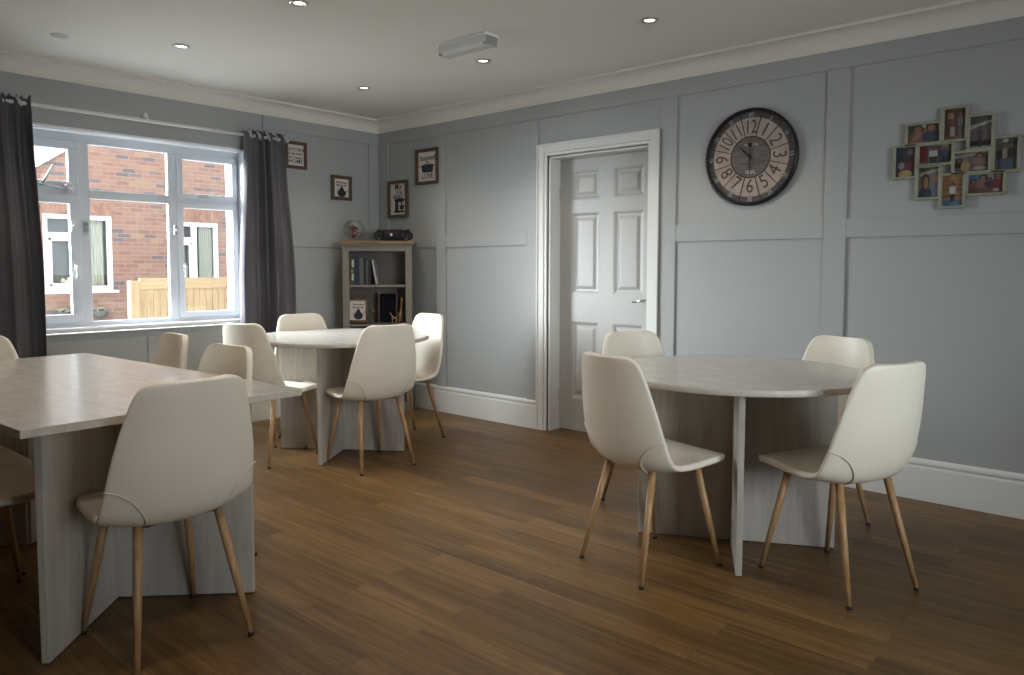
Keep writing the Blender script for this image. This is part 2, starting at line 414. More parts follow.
def stay(y, z, o, ln, lever=False):
    h = MB(); h.box((HX, y-.035, z-.012), (HX+.014, y+.035, z+.012), .004)
    h.tube([(HX+.012, y-.03, z), (HX+.03, y+.03, z-.008), (HX+.028, y+ln, z+.012)], .005, 8)
    h.ball((HX+.014, y-.05, z), .012, 1)
    if lever: h.tube([(HX+.02, y-.12, z+.0), (HX+.03, y-.05, z+.13)], .007, 8)
    h.build('window_stay', M_chrome, o)
stay(-2.47, 1.675, lu, -.16, True); stay(-1.545, 1.68, ru, .14)
h = MB(); h.tube([(HX, -2.43, 1.672), (HX+.025, -2.43, 1.672)], [.03, .026], 20); h.build('peg_cover', M_sill, lu)

wn2 = empty('window_2', (0, 0, 0)); struct(wn2)
q = MB()
for y0, y1, z0, z1 in ((VY0, VY1, WZ0, .815), (VY0, VY1, 1.975, WZ1), (VY0, VY0+.06, .815, 1.975), (VY1-.06, VY1, .815, 1.975), (-3.17, -3.10, .815, 1.975), (-2.5, -2.43, .815, 1.975)):
    q.box((XE+.1, y0, z0), (XE+.165, y1, z1), .004)
q.build('window_frame', M_upvc, wn2)
q = MB(); q.box((XE+.13, VY0+.05, .81), (XE+.136, VY1-.05, 1.98)); q.build('glass_pane', M_pane, wn2)
q = MB(); q.box((XE-.035, VY0-.03, .757), (XE+.1, VY1+.03, .785), .008, 3); q.build('window_sill', M_sill, wn2)

# ------------------------------------------------------------------ curtain rod + curtains
CX, RZ = .1, 2.132
rod = empty('curtain_rod', (CX, -2.0, RZ)); tag(rod, 'thin white curtain rod across the wall above the window', 'curtain rod')
q = MB(); q.tube([(0, -1.45, 0), (0, 1.05, 0)], .0115, 14); q.build('pole', M_white, rod)
for y in (-1.35, 0, .93):
    q = MB(); q.tube([(0, y, .005), (-.045, y, .035), (-.092, y, .04)], [.013, .012, .016], 10); q.ball((-.035, y, .034), .02, 2, sc=(.7, .8, 1.3)); q.build('bracket', M_white, rod)
def curtain(name, y0t, y1t, y0b, y1b, zb, folds, seed, label):
    rnd = random.Random(seed)
    ph = [rnd.uniform(-.5, .5) for _ in range(40)]
    root = empty(name, (CX, (y0t+y1t)/2, RZ)); tag(root, label, 'curtain', 'charcoal curtains at the window')
    nu, nv = folds*14, 40
    t = bmesh.new(); g = []
    zt = RZ+.035
    for j in range(nv+1):
        f = j/nv; z = zt+(zb-zt)*(f**1.15 if f > .1 else f**1.15)
        e = min(1, max(0, (RZ-.03-z)/1.1)); e = e*e*(3-2*e)
        a, b = y0t+(y0b-y0t)*e, y1t+(y1b-y1t)*e
        row = []
        for i in range(nu+1):
            u = i/nu
            k = folds*(u+.055*math.sin(2*PI*u*1.4+seed)+.03*math.sin(2*PI*u*2.7+seed*2)*f)
            w = math.sin(2*PI*k+ph[int(k) % 40]*1.2+.25*math.sin(3*f+ph[(int(k)+5) % 40]))
            w2 = math.sin(4*PI*k+ph[(int(k)+9) % 40]*3)
            head = max(0, 1-abs(z-RZ)/.05)
            amp = (.032*(1-head*.5)+.022*f)*(.7+.5*math.sin(2*PI*u*1.9+seed*.7))
            x = CX+.004+amp*w+.010*w2*(.9-f*.5)
            if z > RZ+.012: x += .012*math.sin(6*PI*k+1)
            y = a+(b-a)*u+.010*math.cos(2*PI*k)*(.4+f)
            zz = z+(.012*math.sin(4*PI*k+seed) if j == 0 else 0)
            row.append(t.verts.new((x-CX, y-root.location.y, zz-RZ)))
        g.append(row)
    for j in range(nv):
        for i in range(nu):
            fc = t.faces.new((g[j][i], g[j][i+1], g[j+1][i+1], g[j+1][i])); fc.smooth = True
    q = MB(); q.merge(t); o = q.build('cloth', M_curt, root)
    sm = o.modifiers.new('thickness', 'SOLIDIFY'); sm.thickness = .003
    n = 5
    for k in range(n):
        u = (k+.35)/n; y = y0t+(y1t-y0t)*u-root.location.y
        q = MB(); yy = y
        q.tube([(.048, yy-.012, .028), (.056, yy+.004, .004), (.05, yy+.018, -.028)], [.006, .009, .006], 8)
        q.build('tape_loop', M_lining, root)
    return root
curtain('curtain', -1.325, -.968, -1.385, -.875, .60, 5, 3, 'charcoal curtain gathered at the side of the window nearest the bookcase')
curtain('curtain', -3.25, -2.685, -3.25, -2.645, .60, 6, 11, 'charcoal curtain hanging on the window side away from the bookcase')

# ------------------------------------------------------------------ chairs
PROF = [(.264, .425), (.250, .442), (.212, .450), (.14, .447), (.06, .438), (-.02, .428), (-.08, .423), (-.122, .429), (-.152, .448), (-.172, .483),
        (-.187, .53), (-.199, .59), (-.210, .655), (-.219, .72), (-.226, .775), (-.230, .81), (-.2325, .832), (-.234, .846), (-.235, .853)]
WID = [.135, .168, .192, .204, .211, .216, .219, .221, .221, .219, .214, .207, .196, .180, .167, .157, .145, .127, .097]
CUP = [0, 0, .002, .004, .010, .020, .034, .050, .062, .066, .064, .060, .055, .050, .044, .039, .034, .028, .022]
def shell_pt(s, u, off=0.0):
    """s = index along the profile (float), u in [-1,1]; off > 0 = outer side"""
    n = len(PROF); s = max(0, min(n-1.0001, s)); i = int(s); f = s-i
    L = lambda A: A[i]*(1-f)+A[i+1]*f
    x = PROF[i][0]*(1-f)+PROF[i+1][0]*f; z = PROF[i][1]*(1-f)+PROF[i+1][1]*f-.006
    w = L(WID); c = L(CUP)
    i0, i1 = max(0, i-1), min(n-1, i+2)
    tx, tz = PROF[i1][0]-PROF[i0][0], PROF[i1][1]-PROF[i0][1]; l = math.hypot(tx, tz); tx /= l; tz /= l
    nx, nz = tz, -tx           # inner side normal: up on the seat, forward on the back
    if nx*.6+nz*.8 < 0: nx, nz = -nx, -nz
    k = abs(u)**2.4
    au = PI/2*abs(u)**3*.55*min(1, c/.05)       # side tilt for the offset
    d = c*k
    yy = u*w
    ox, oz = -nx*off*math.cos(au), -nz*off*math.cos(au); oy = math.copysign(off*math.sin(au), u) if u else 0
    end = 1.0
    return Vector((x+nx*d+ox, yy+oy, z+nz*d+oz))
def shell_mesh():
    t = bmesh.new(); n = len(PROF); us = [-1, -.93, -.78, -.58, -.36, -.12, .12, .36, .58, .78, .93, 1]
    TH = .026
    top = [[t.verts.new(shell_pt(i, u)) for u in us] for i in range(n)]
    bot = [[t.verts.new(shell_pt(i, u, TH)) for u in us] for i in range(n)]
    m = len(us)
    for i in range(n-1):
        for j in range(m-1):
            t.faces.new((top[i][j], top[i][j+1], top[i+1][j+1], top[i+1][j]))
            t.faces.new((bot[i][j], bot[i+1][j], bot[i+1][j+1], bot[i][j+1]))
    for i in range(n-1):
        t.faces.new((top[i][0], top[i+1][0], bot[i+1][0], bot[i][0])); t.faces.new((top[i][m-1], bot[i][m-1], bot[i+1][m-1], top[i+1][m-1]))
    for j in range(m-1):
        t.faces.new((top[0][j], bot[0][j], bot[0][j+1], top[0][j+1])); t.faces.new((top[n-1][j], top[n-1][j+1], bot[n-1][j+1], bot[n-1][j]))
    bmesh.ops.recalc_face_normals(t, faces=t.faces)
    for f in t.faces: f.smooth = True
    return t
def make_chair():
    root = empty('dining_chair')
    q = MB(); q.merge(shell_mesh()); sh = q.build('seat_shell', M_leather, root)
    sm = sh.modifiers.new('smooth', 'SUBSURF'); sm.levels = 2; sm.render_levels = 2
    for sgn in (-1, 1):                          # curved piping on the outside of each hip
        pts = []
        for k in range(15):
            f = k/14
            s = 10.1-3.6*f**1.7; u = sgn*(1.0-.50*math.sin(f*PI/2)**.9)
            pts.append(shell_pt(s, u, .0262))
        q = MB(); q.tube(pts, .0022, 6); q.build('piping', M_piping, sh)
    br = MB()
    for x in (.115, -.095):
        br.tube([(x, -.125, .404), (x, .125, .404)], .010, 8)
    br.tube([(.115, -.07, .404), (-.095, -.07, .404)], .009, 8); br.tube([(.115, .07, .404), (-.095, .07, .404)], .009, 8)
    br.box((-.09, -.06, .404), (.11, .06, .416), .003)
    br.build('seat_bracket', M_darkmetal, root)
    for sx, ft, tp in ((1, (.205, .18), (.125, .125)), (-1, (-.20, .175), (-.10, .122))):
        for sg in (-1, 1):
            l = MB(); a = Vector((tp[0], sg*tp[1], .415)); b = Vector((ft[0], sg*ft[1], .008))
            l.tube([a, a.lerp(b, .5), b], [.0145, .0125, .0085], 14)
            lo = l.build('leg', M_leg, root)
            c = MB(); c.tube([b+Vector((0, 0, .004)), Vector((b.x, b.y, 0))], .0095, 12); c.build('foot_cap', M_cap, lo)
    return root
proto = [None]
def chair(cx, cy, fx, fy, label, group):
    """(cx,cy) = midpoint between the rear feet, (fx,fy) = facing"""
    l = math.hypot(fx, fy); fx /= l; fy /= l
    if proto[0] is None: o = proto[0] = make_chair()
    else: o = copy_tree(proto[0])
    o.location = (cx+.2*fx, cy+.2*fy, 0); o.rotation_euler = (0, 0, math.atan2(fy, fx))
    tag(o, label, 'chair', group)
    return o
GR, GM, GL = 'chairs around the round table by the clock wall', 'chairs around the round table by the bookcase', 'chairs around the rectangular table'
chair(3.060, -3.160, -1, .01, 'large cream chair seen from behind at the near end of the rectangular table', GL)
chair(3.643, -1.814, .27, .96, 'cream chair between the door and the round table under the clock, back turned to us', GR)
chair(4.500, -1.366, -.92, .38, 'cream chair at the clock table with its back to the right, below the photo collage', GR)
chair(4.055, -.53, -.31, -.95, 'cream chair between the clock wall and its round table, only backrest top above tabletop', GR)
chair(3.17, -.92, .93, -.37, 'cream chair backrest seen against the white door behind the round table', GR)
chair(1.861, -1.44, -1, .14, 'cream chair with its back to us hiding part of the round table by the bookcase', GM)
chair(1.31, -.63, -.12, -1, 'cream chair beside the baseboard right of the bookcase', GM)
chair(.68, -1.235, .98, -.12, 'cream chair beyond the round table, between curtain and bookcase', GM)
chair(1.15, -1.925, -.24, .97, 'cream chair beside the window-side curtain, its white seat peeping past the rectangular tabletop corner', GM)
chair(1.585, -2.55, -.10, -1, 'cream chair pushed under the rectangular table right below the window centre', GL)
chair(2.285, -2.64, .08, -1, 'cream chair tucked under rectangular table, partly behind the large chair back', GL)
chair(1.03, -3.235, 1, .03, 'cream chair at the far end of the rectangular table before the cropped curtain', GL)
chair(2.33, -3.69, -.26, .96, 'cream chair seat low at the picture edge beneath the rectangular table', GL)
chair(1.80, -3.72, 0, 1, 'cream chair farther under the rectangular table, one wooden leg and seat corner showing', GL)

# ------------------------------------------------------------------ tables
def panel(L, hgt, th, parent, a, x0, y0, s0, s1, name='base_panel'):
    """board standing along direction a from s0 to s1 measured from (x0,y0)"""
    q = MB(); q.box((s0, -th/2, .004), (s1, th/2, hgt), .0015, 1)
    return q.build(name, M_panel, parent, (x0, y0, 0), (0, 0, a))
def round_table(cx, cy, ang, R, arm, label):
    root = empty('round_table', (cx, cy, 0)); tag(root, label, 'table', 'round tables')
    q = MB(); q.lathe([(0, .713), (R-.002, .713), (R, .716), (R, .734), (R-.002, .737), (0, .737)], 96)
    for f in q.b.faces: f.smooth = False
    for f in q.b.faces:
        if abs(f.normal.z) < .5: f.material_index = 1; f.smooth = True
    q.build('tabletop', [M_top, M_edge], root, rot=(0, 0, .25))
    panel(0, .7125, .024, root, ang, 0, 0, -arm, arm)
    panel(0, .7125, .024, root, ang+PI/2, 0, 0, .0121, arm); panel(0, .7125, .024, root, ang-PI/2, 0, 0, .0121, arm)
round_table(3.842, -1.168, math.atan2(.379, .714), .545, .405, 'pale oak round table on cross-shaped panel base below the wall clock')
round_table(1.248, -1.318, math.radians(35.5), .557, .405, 'pale oak round table on cross-shaped panel base near the corner bookcase')
ra = math.radians(2.9)
rt = empty('rectangular_table', (2.023, -3.167, 0), ra); tag(rt, 'large rectangular pale oak table with angled panel legs beside the window', 'table')
q = MB(); q.box((-.895, -.4475, .712), (.895, .4475, .737), .0015, 1)
for f in q.b.faces:
    if abs(f.normal.z) < .5: f.material_index = 1
q.build('tabletop', [M_top, M_edge], rt)
def tl(p):
    d = Vector((p[0]-2.023, p[1]+3.167, 0)); return Matrix.Rotation(-ra, 4, 'Z') @ d
for vtx, ends in (((2.45, -3.157), ((2.778, -3.482), (2.781, -2.812))), ((1.645, -3.2), ((1.315, -3.535), (1.315, -2.872)))):
    for k, e in enumerate(ends):
        a = tl(vtx); b = tl(e); d = b-a; L = d.length
        o = panel(L, .7115, .024, rt, math.atan2(d.y, d.x), a.x, a.y, -.0 if k else .0, L)
        if vtx[0] > 2 and k == 1:
            c = MB(); c.tube([(L*.28, .0119, .64), (L*.28, .0135, .64)], .007, 14); c.tube([(L*.28, -.0119, .64), (L*.28, -.0135, .64)], .007, 14); c.build('screw_cap', M_frame, o)

# ------------------------------------------------------------------ clock
ck = empty('wall_clock', (3.369, 0, 1.803)); tag(ck, 'large round wall clock with black rim and worn cream numeral ring', 'clock')
R = .277
rotX = Matrix.Rotation(PI/2, 4, 'X')     # z axis -> -y
q = MB(); q.lathe([(R*.93, .008), (R*.93, .024), (R*.945, .028), (R*.98, .027), (R, .02), (R, .001), (R*.93, .001)], 96, mtx=rotX, cap=False); q.build('rim', M_black, ck)
M_band = wood('clock_band', (.028, .024, .022), (.085, .075, .07), (6, 6, 60), rough=.6)
M_cream = mat('clock_cream', (.31, .255, .215), .7, var=.16, vscale=22)
M_mid = wood('clock_planks', (.055, .046, .042), (.14, .12, .11), (6, 6, 70), rough=.65)
M_brown = mat('clock_brown', (.055, .032, .018), .7)
M_greyink = mat('clock_grey_ink', (.36, .35, .33), .7)
def ringm(r0, r1, y0, y1, mt, name):
    q = MB()
    if r0 > 0: q.lathe([(r0, y0), (r1, y0), (r1, y1), (r0, y1), (r0, y0)], 96, mtx=rotX, cap=False)
    else: q.lathe([(0, y0), (r1, y0), (r1, y1), (0, y1)], 96, mtx=rotX, cap=False)
    for f in q.b.faces: f.smooth = False
    return q.build(name, mt, ck)
ringm(R*.78, R*.935, .006, .012, M_band, 'minute_band'); ringm(R*.415, R*.81, .006, .0125, M_cream, 'numeral_ring'); ringm(0, R*.425, .004, .013, M_mid, 'centre_disc')
q = MB(); q.lathe([(R*.41, .0125), (R*.41, .0145), (R*.432, .0145), (R*.432, .0125)], 96, mtx=rotX, cap=False)
for k in range(12):
    a = math.radians(15+30*k)
    q.box((R*.43, -.0145, -.0022), (R*.93, -.0125, .0022), mtx=Matrix.Rotation(a, 4, 'Y'))
q.build('divider', M_brown, ck)
q = MB()
for n in range(1, 13):
    th = math.radians(30*n); flip = n in (4, 5, 6, 7, 8)
    r = R*.605; rot = -th+(PI if flip else 0)
    tb = text_bm(str(n), .112, r*math.sin(th), r*math.cos(th), -.0135, rot, .66 if n > 9 else .86, 0)
    q.merge(tb)
    r = R*.868
    q2 = MB(); q2.merge(text_bm(str(n*5), .036, r*math.sin(th), r*math.cos(th), -.0128, rot, .8)); q2.build('minute_numeral', M_greyink, ck)
q.build('hour_lettering', M_brown, ck)
q = MB()
for k, (zz, wd) in enumerate(((.072, .085), (-.078, .05), (-.088, .06))):
    for i in range(9):
        x = (i-4)*wd/9; q.box((x, -.0138, zz-.004-.002*(i % 3)), (x+wd/9*.62, -.0131, zz+.004))
q.build('faded_lettering', M_greyink, ck)
def hand(ang, L, w0, back, name, y):
    q = MB(); q.prism([(-w0, -back), (w0, -back), (w0*1.6, L*.55), (0, L), (-w0*1.6, L*.55)], -y, -y-.0015, 'y', mtx=Matrix.Rotation(ang, 4, 'Y'))
    if name == 'minute_hand': q.lathe([(0, y), (.012, y), (.012, y+.0016), (0, y+.0016)], 20, mtx=Matrix.Rotation(ang, 4, 'Y') @ Matrix.Translation((0, 0, -back)) @ rotX)
    q.lathe([(0, y), (.008, y), (.006, y+.004), (0, y+.004)], 16, mtx=rotX)
    q.build(name, M_black, ck)
hand(math.radians(-45), .10, .0025, .02, 'hour_hand', .0165); hand(math.radians(180), .105, .0018, .07, 'minute_hand', .019)

# ------------------------------------------------------------------ photo collage
def colr(c, rough=.45):
    n = 'tone_%02x%02x%02x' % tuple(int(255*x) for x in c)
    return mat(n, c, rough)
def picture(name, parent, x0, x1, z0, z1, y, layers):
    """flat photo: back colour, then simple shapes in normalised coordinates"""
    mats = []; q = MB()
    def mi(c):
        m = colr(tuple(.72*v+.012 for v in c))  # muted and lifted: low contrast from glass reflection is put into the colours
        if m not in mats: mats.append(m)
        return mats.index(m)
    W, Hh = x1-x0, z1-z0; k = 0
    for L in layers:
        c = mi(L[1]); yy = y-.0003*k; k += 1
        if L[0] == 'r':
            a, b, c2, d = L[2:]; q.prism([(x0+a*W, z0+b*Hh), (x0+c2*W, z0+b*Hh), (x0+c2*W, z0+d*Hh), (x0+a*W, z0+d*Hh)], yy, yy-.0003, 'y', c)
        elif L[0] == 'e':
            a, b, rx, rz = L[2:]; q.prism([(x0+(min(1, max(0, a+rx*math.cos(t*PI/9))))*W, z0+(min(1, max(0, b+rz*math.sin(t*PI/9))))*Hh) for t in range(18)], yy, yy-.0003, 'y', c)
        elif L[0] == 'p':
            q.prism([(x0+a*W, z0+b*Hh) for a, b in L[2]], yy, yy-.0003, 'y', c)
    return q.build(name, mats, parent)
def figure(cx, base, h, shirt, legs=(.02, .02, .03), skin=(.22, .12, .08), hair=(.04, .02, .015), w=.11):
    return [('r', legs, cx-w*.6, base, cx+w*.6, base+h*.42), ('p', shirt, [(cx-w*.8, base+h*.4), (cx+w*.8, base+h*.4), (cx+w, base+h*.72), (cx+w*.5, base+h*.8), (cx-w*.5, base+h*.8), (cx-w, base+h*.72)]),
            ('e', hair, cx, base+h*.91, w*.55, h*.10), ('e', skin, cx, base+h*.89, w*.42, h*.085)]
def bust(cx, top, r, shirt, skin=(.25, .11, .07), hair=(.03, .018, .015), asp=1.4):
    return [('e', hair, cx, top-r*asp*.9, r*1.15, r*asp*1.1), ('e', shirt, cx, top-r*asp*3.2, r*2, r*asp*1.6), ('e', skin, cx, top-r*asp*1.1, r*.8, r*asp*.9)]
pc = empty('photo_collage', (4.397, 0, 1.705)); tag(pc, 'sage green collage of ten joined photo frames on the wall right of clock', 'photo collage')
NAVY, RED, GREY, WHITE, DK, TAN, GRN, BLUE = (.03, .04, .075), (.17, .02, .025), (.16, .155, .145), (.42, .41, .39), (.03, .022, .022), (.33, .19, .085), (.05, .075, .035), (.09, .17, .27)
FR = [  # x centre, z centre, portrait?, layers
 (4.262, 1.834, 0, [('r', (.16, .13, .11), 0, 0, 1, 1), ('r', GRN, 0, .3, .16, 1), ('e', WHITE, .48, .93, .1, .12)] + bust(.32, .95, .15, (.22, .10, .085)) + [('p', (.30, .15, .10), [(.02, 0), (.2, 0), (.45, .5), (.3, .55)])] + bust(.74, 1.0, .15, NAVY, skin=(.27, .12, .06))),
 (4.397, 1.864, 1, [('r', (.09, .045, .035), 0, 0, 1, 1), ('r', (.16, .10, .05), 0, 0, 1, .14), ('e', (.30, .20, .12), .3, .76, .15, .13), ('e', (.14, .05, .03), .28, .55, .2, .13), ('r', (.36, .30, .30), .28, .12, .5, .42)] + figure(.76, .12, .8, (.14, .16, .16), (.12, .10, .12), w=.14)),
 (4.507, 1.814, 1, [('r', (.15, .13, .13), 0, 0, 1, 1), ('r', (.07, .075, .07), 0, .78, 1, 1), ('p', WHITE, [(0, .6), (0, .72), (1, .88), (1, .8)]), ('r', (.025, .018, .02), 0, .06, 1, .24), ('r', (.28, .26, .25), 0, 0, 1, .07)] + figure(.48, .04, .66, (.09, .06, .07), (.06, .03, .035))),
 (4.184, 1.702, 1, [('r', (.055, .05, .055), 0, 0, 1, 1), ('e', NAVY, .2, .85, .3, .2), ('e', (.20, .12, .10), .75, .82, .15, .08), ('e', (.12, .02, .025), .75, .4, .25, .18), ('e', (.24, .25, .25), .28, .38, .16, .12), ('e', (.42, .29, .13), .5, .1, .34, .13), ('e', DK, .5, .6, .3, .1)]),
 (4.318, 1.728, 0, [('r', (.13, .11, .10), 0, 0, 1, 1), ('r', RED, 0, .15, .26, 1), ('r', (.30, .26, .24), .66, .6, .9, 1), ('r', GRN, .9, .1, 1, .6)] + figure(.37, .05, .85, WHITE, DK, w=.075) + figure(.5, .05, .85, WHITE, DK, w=.075) + figure(.66, .02, .9, NAVY, NAVY, w=.09) + figure(.81, .02, .85, (.06, .07, .12), NAVY, w=.08)),
 (4.473, 1.676, 0, [('r', (.14, .11, .10), 0, 0, 1, 1), ('p', (.30, .28, .27), [(0, .72), (1, .95), (1, 1), (0, .9)])] + bust(.13, .7, .07, DK) + [('e', (.36, .25, .10), .32, .3, .14, .3), ('e', (.26, .14, .09), .32, .62, .07, .14)] + bust(.72, .95, .1, (.22, .15, .12)) + [('e', (.30, .31, .26), .74, .16, .2, .1), ('r', GRN, .45, 0, 1, .06)]),
 (4.612, 1.701, 1, [('r', (.13, .125, .12), 0, 0, 1, 1), ('r', (.06, .07, .06), .55, .8, 1, 1), ('e', WHITE, .45, .93, .14, .06)] + figure(.2, .05, .75, DK, (.05, .06, .12)) + figure(.44, .05, .8, (.30, .24, .16), (.06, .08, .15)) + figure(.72, .05, .8, DK, (.08, .10, .19), w=.13)),
 (4.291, 1.593, 1, [('r', (.20, .17, .14), 0, 0, 1, 1), ('r', (.07, .08, .06), 0, .85, 1, 1), ('p', (.34, .31, .30), [(0, .7), (0, .8), (1, .97), (1, .86)])] + bust(.36, .75, .17, NAVY, skin=(.28, .14, .08)) + [('e', (.34, .20, .13), .85, .6, .15, .14), ('e', (.16, .20, .25), .85, .2, .2, .25)]),
 (4.397, 1.545, 1, [('r', TAN, 0, 0, 1, 1), ('r', (.16, .075, .03), 0, .3, 1, .36), ('r', (.14, .07, .03), 0, .52, 1, .55), ('r', (.14, .07, .03), 0, .68, 1, .7), ('r', (.14, .07, .03), 0, .82, 1, .84), ('r', BLUE, 0, 0, 1, .2)] + figure(.5, .15, .62, (.52, .52, .5), DK, hair=(.02, .015, .015), skin=(.2, .1, .06), w=.16)),
 (4.534, 1.570, 0, [('r', (.13, .06, .05), 0, 0, 1, 1), ('r', BLUE, 0, .55, .35, 1), ('r', (.26, .27, .28), .55, .6, .75, 1)] + bust(.15, .75, .09, (.16, .07, .05)) + bust(.42, .95, .1, (.24, .11, .08)) + bust(.6, .8, .07, NAVY) + bust(.86, 1, .11, (.16, .03, .03)) + [('e', (.33, .28, .22), .8, .15, .1, .1)]),
]
for k, (cx, cz, por, lay) in enumerate(FR):
    w, h = (.116, .172) if por else (.168, .114)
    x0, x1, z0, z1 = cx-w/2-4.397, cx+w/2-4.397, cz-h/2-1.705, cz+h/2-1.705
    b = .0135; dep = .022+.0012*(k % 3)
    q = MB()
    for lo, hi in (((x0, z0), (x1, z0+b)), ((x0, z1-b), (x1, z1)), ((x0, z0+b), (x0+b, z1-b)), ((x1-b, z0+b), (x1, z1-b))):
        q.box((lo[0], -dep, lo[1]), (hi[0], -.002, hi[1]), .0025, 1)
    q.box((x0+.004, -.006, z0+.004), (x1-.004, -.003, z1-.004))
    f = q.build('frame', M_sage, pc)
    picture('photo', f, x0+b*.9, x1-b*.9, z0+b*.9, z1-b*.9, -.0065, lay)

# ------------------------------------------------------------------ framed kitchen prints
def print_frame(loc, rz, w, h, bw, label, texts, art, lean=0.0, gap=.014, group=None):
    root = empty('framed_print', loc, rz); root.rotation_euler = (lean, 0, rz); tag(root, label, 'picture', group)
    q = MB(); x0, x1, z0, z1 = -w/2, w/2, -h/2, h/2
    for lo, hi in (((x0, z0), (x1, z0+bw)), ((x0, z1-bw), (x1, z1)), ((x0, z0+bw), (x0+bw, z1-bw)), ((x1-bw, z0+bw), (x1, z1-bw))):
        q.box((lo[0], -.024, lo[1]), (hi[0], -.001, hi[1]), .003, 2)
    q.build('frame', M_frame, root)
    q = MB(); q.box((x0+bw*.8, -.009, z0+bw*.8), (x1-bw*.8, -.004, z1-bw*.8)); p = q.build('print', M_paper, root)
    q = MB()
    for s, cx, cz, sz, sx in texts: q.merge(text_bm(s, sz, cx*w, cz*h, -.0098, 0, sx, .0006))
    q.build('lettering', M_ink, p)
    if art:
        q = MB(); art(q, w, h); q.build('motif', M_ink, p)
    return root
YA = (-.0092, -.0102)
def ell(cx, cz, rx, rz, a0=0, a1=2*PI, n=24): return [(cx+rx*math.cos(a0+(a1-a0)*i/n), cz+rz*math.sin(a0+(a1-a0)*i/n)) for i in range(n+1)]
def pot(q, w, h):
    q.prism([(-.27*w, .04*h), (.27*w, .04*h), (.24*w, -.13*h), (.19*w, -.165*h), (-.19*w, -.165*h), (-.24*w, -.13*h)], *YA, 'y')
    q.prism([(-.36*w, .025*h), (.36*w, .025*h), (.36*w, .005*h), (-.36*w, .005*h)], *YA, 'y')
    q.prism(ell(0, .045*h, .25*w, .03*h, 0, PI), *YA, 'y'); q.prism(ell(0, .125*h, .06*w, .022*h), *YA, 'y')
def mixer(q, w, h):
    q.prism(ell(.06*w, -.03*h, .27*w, .055*h), *YA, 'y')
    q.prism([(-.16*w, -.03*h), (0, -.03*h), (.0*w, -.33*h), (-.17*w, -.33*h)], *YA, 'y')
    q.prism([(-.22*w, -.31*h), (.3*w, -.31*h), (.3*w, -.365*h), (-.22*w, -.365*h)], *YA, 'y')
    q.prism([(.04*w, -.17*h), (.31*w, -.17*h), (.25*w, -.29*h), (.1*w, -.29*h)], *YA, 'y'); q.prism([(.14*w, -.07*h), (.2*w, -.07*h), (.2*w, -.18*h), (.14*w, -.18*h)], *YA, 'y')
def kettle(q, w, h):
    q.prism(ell(.02*w, -.22*h, .21*w, .15*h), *YA, 'y'); q.prism([(-.13*w, -.13*h), (.17*w, -.13*h), (.08*w, .02*h), (-.04*w, .02*h)], *YA, 'y')
    q.prism(ell(.02*w, .04*h, .035*w, .03*h), *YA, 'y')
    q.tube([(.18*w, -.0097, -.2*h), (.27*w, -.0097, -.12*h), (.31*w, -.0097, -.04*h)], [.018*w, .014*w, .01*w], 6)
    q.tube([(.02*w-.24*w*math.cos(t)*1.0-.0*w, -.0097, -.14*h+.11*h*math.sin(t)) for t in (-1, -.5, 0, .5, 1)], .01*w, 6)
GK = 'framed kitchen prints'
print_frame((0.001, -.832, 2.046), PI/2, .192, .21, .024, 'square framed print of four text lines beside the curtain', [('KITCHEN', .03, .2, .035, .9), ('is the heart', 0, .06, .034, .8), ('of a happy', 0, -.08, .034, .85), ('HOME', 0, -.23, .038, 1.2)], None, group=GK)
print_frame((0.001, -.405, 1.826), PI/2, .2, .2, .026, 'small framed black teapot print on the wall above the bookcase', [("There's always", .02, .22, .022, .85), ('time for tea', 0, .11, .024, .85)], kettle, group=GK)
print_frame((.265, -.001, 1.745), 0, .25, .31, .026, 'framed food mixer print, the lower one above the radio', [('Mix', .0, .33, .075, .8), ('it up', .05, .19, .04, 1), ('BAKE', -.02, .06, .05, 1)], mixer, group=GK)
print_frame((.632, -.001, 1.987), 0, .268, .288, .026, 'framed black cooking pot print, highest on the clock wall', [('Seasoned', 0, .24, .06, .82), ('LOVE', 0, -.27, .062, .9)], pot, group=GK)

# ------------------------------------------------------------------ corner bookcase (diagonal)
BA = PI/4
nrm = Vector((math.sin(BA), -math.cos(BA), 0)); uu = Vector((math.cos(BA), math.sin(BA), 0))
DF = .60; UC = .045
bo = nrm*DF+uu*UC                                  # local: x = along the front, -y = towards the room
bc = empty('bookcase', bo, BA); tag(bc, 'tall taupe painted corner bookcase with oak top and open shelves', 'bookcase')
HW, DP, BT = .272, .235, 1.345
q = MB(); q.box((-HW, 0.012, 0), (-HW+.018, DP, BT)).box((HW-.018, .012, 0), (HW, DP, BT)); q.build('side_panel', M_case, bc)
q = MB(); q.box((-HW+.018, DP-.012, .05), (HW-.018, DP, BT)); q.build('back_panel', M_caseback, bc)
q = MB(); q.box((-HW-.002, 0, 0), (-HW+.05, .014, BT), .002).box((HW-.05, 0, 0), (HW+.002, .014, BT), .002).box((-HW+.05, 0, 1.298), (HW-.05, .014, BT), .002).box((-HW+.05, 0, 0), (HW-.05, .014, .085), .002)
q.build('face_frame', M_case, bc)
q = MB(); q.box((-HW-.024, -.022, BT+.008), (HW+.024, DP, BT+.036), .006, 3); q.build('top_board', M_oak, bc)
q = MB(); q.box((-HW-.012, -.012, BT-.006), (HW+.012, DP-.01, BT+.0085), .004); q.build('cornice', M_case, bc)
for z in (1.03, .716, .40, .085):
    q = MB(); q.box((-HW+.0181, .014, z-.018), (HW-.0181, DP-.0121, z), .002); q.build('shelf', M_case, bc)
TOPZ = BT+.036
def at(u, d, z):                                    # u from corner axis, d depth behind the front
    return nrm*(DF-d)+uu*u+Vector((0, 0, z))
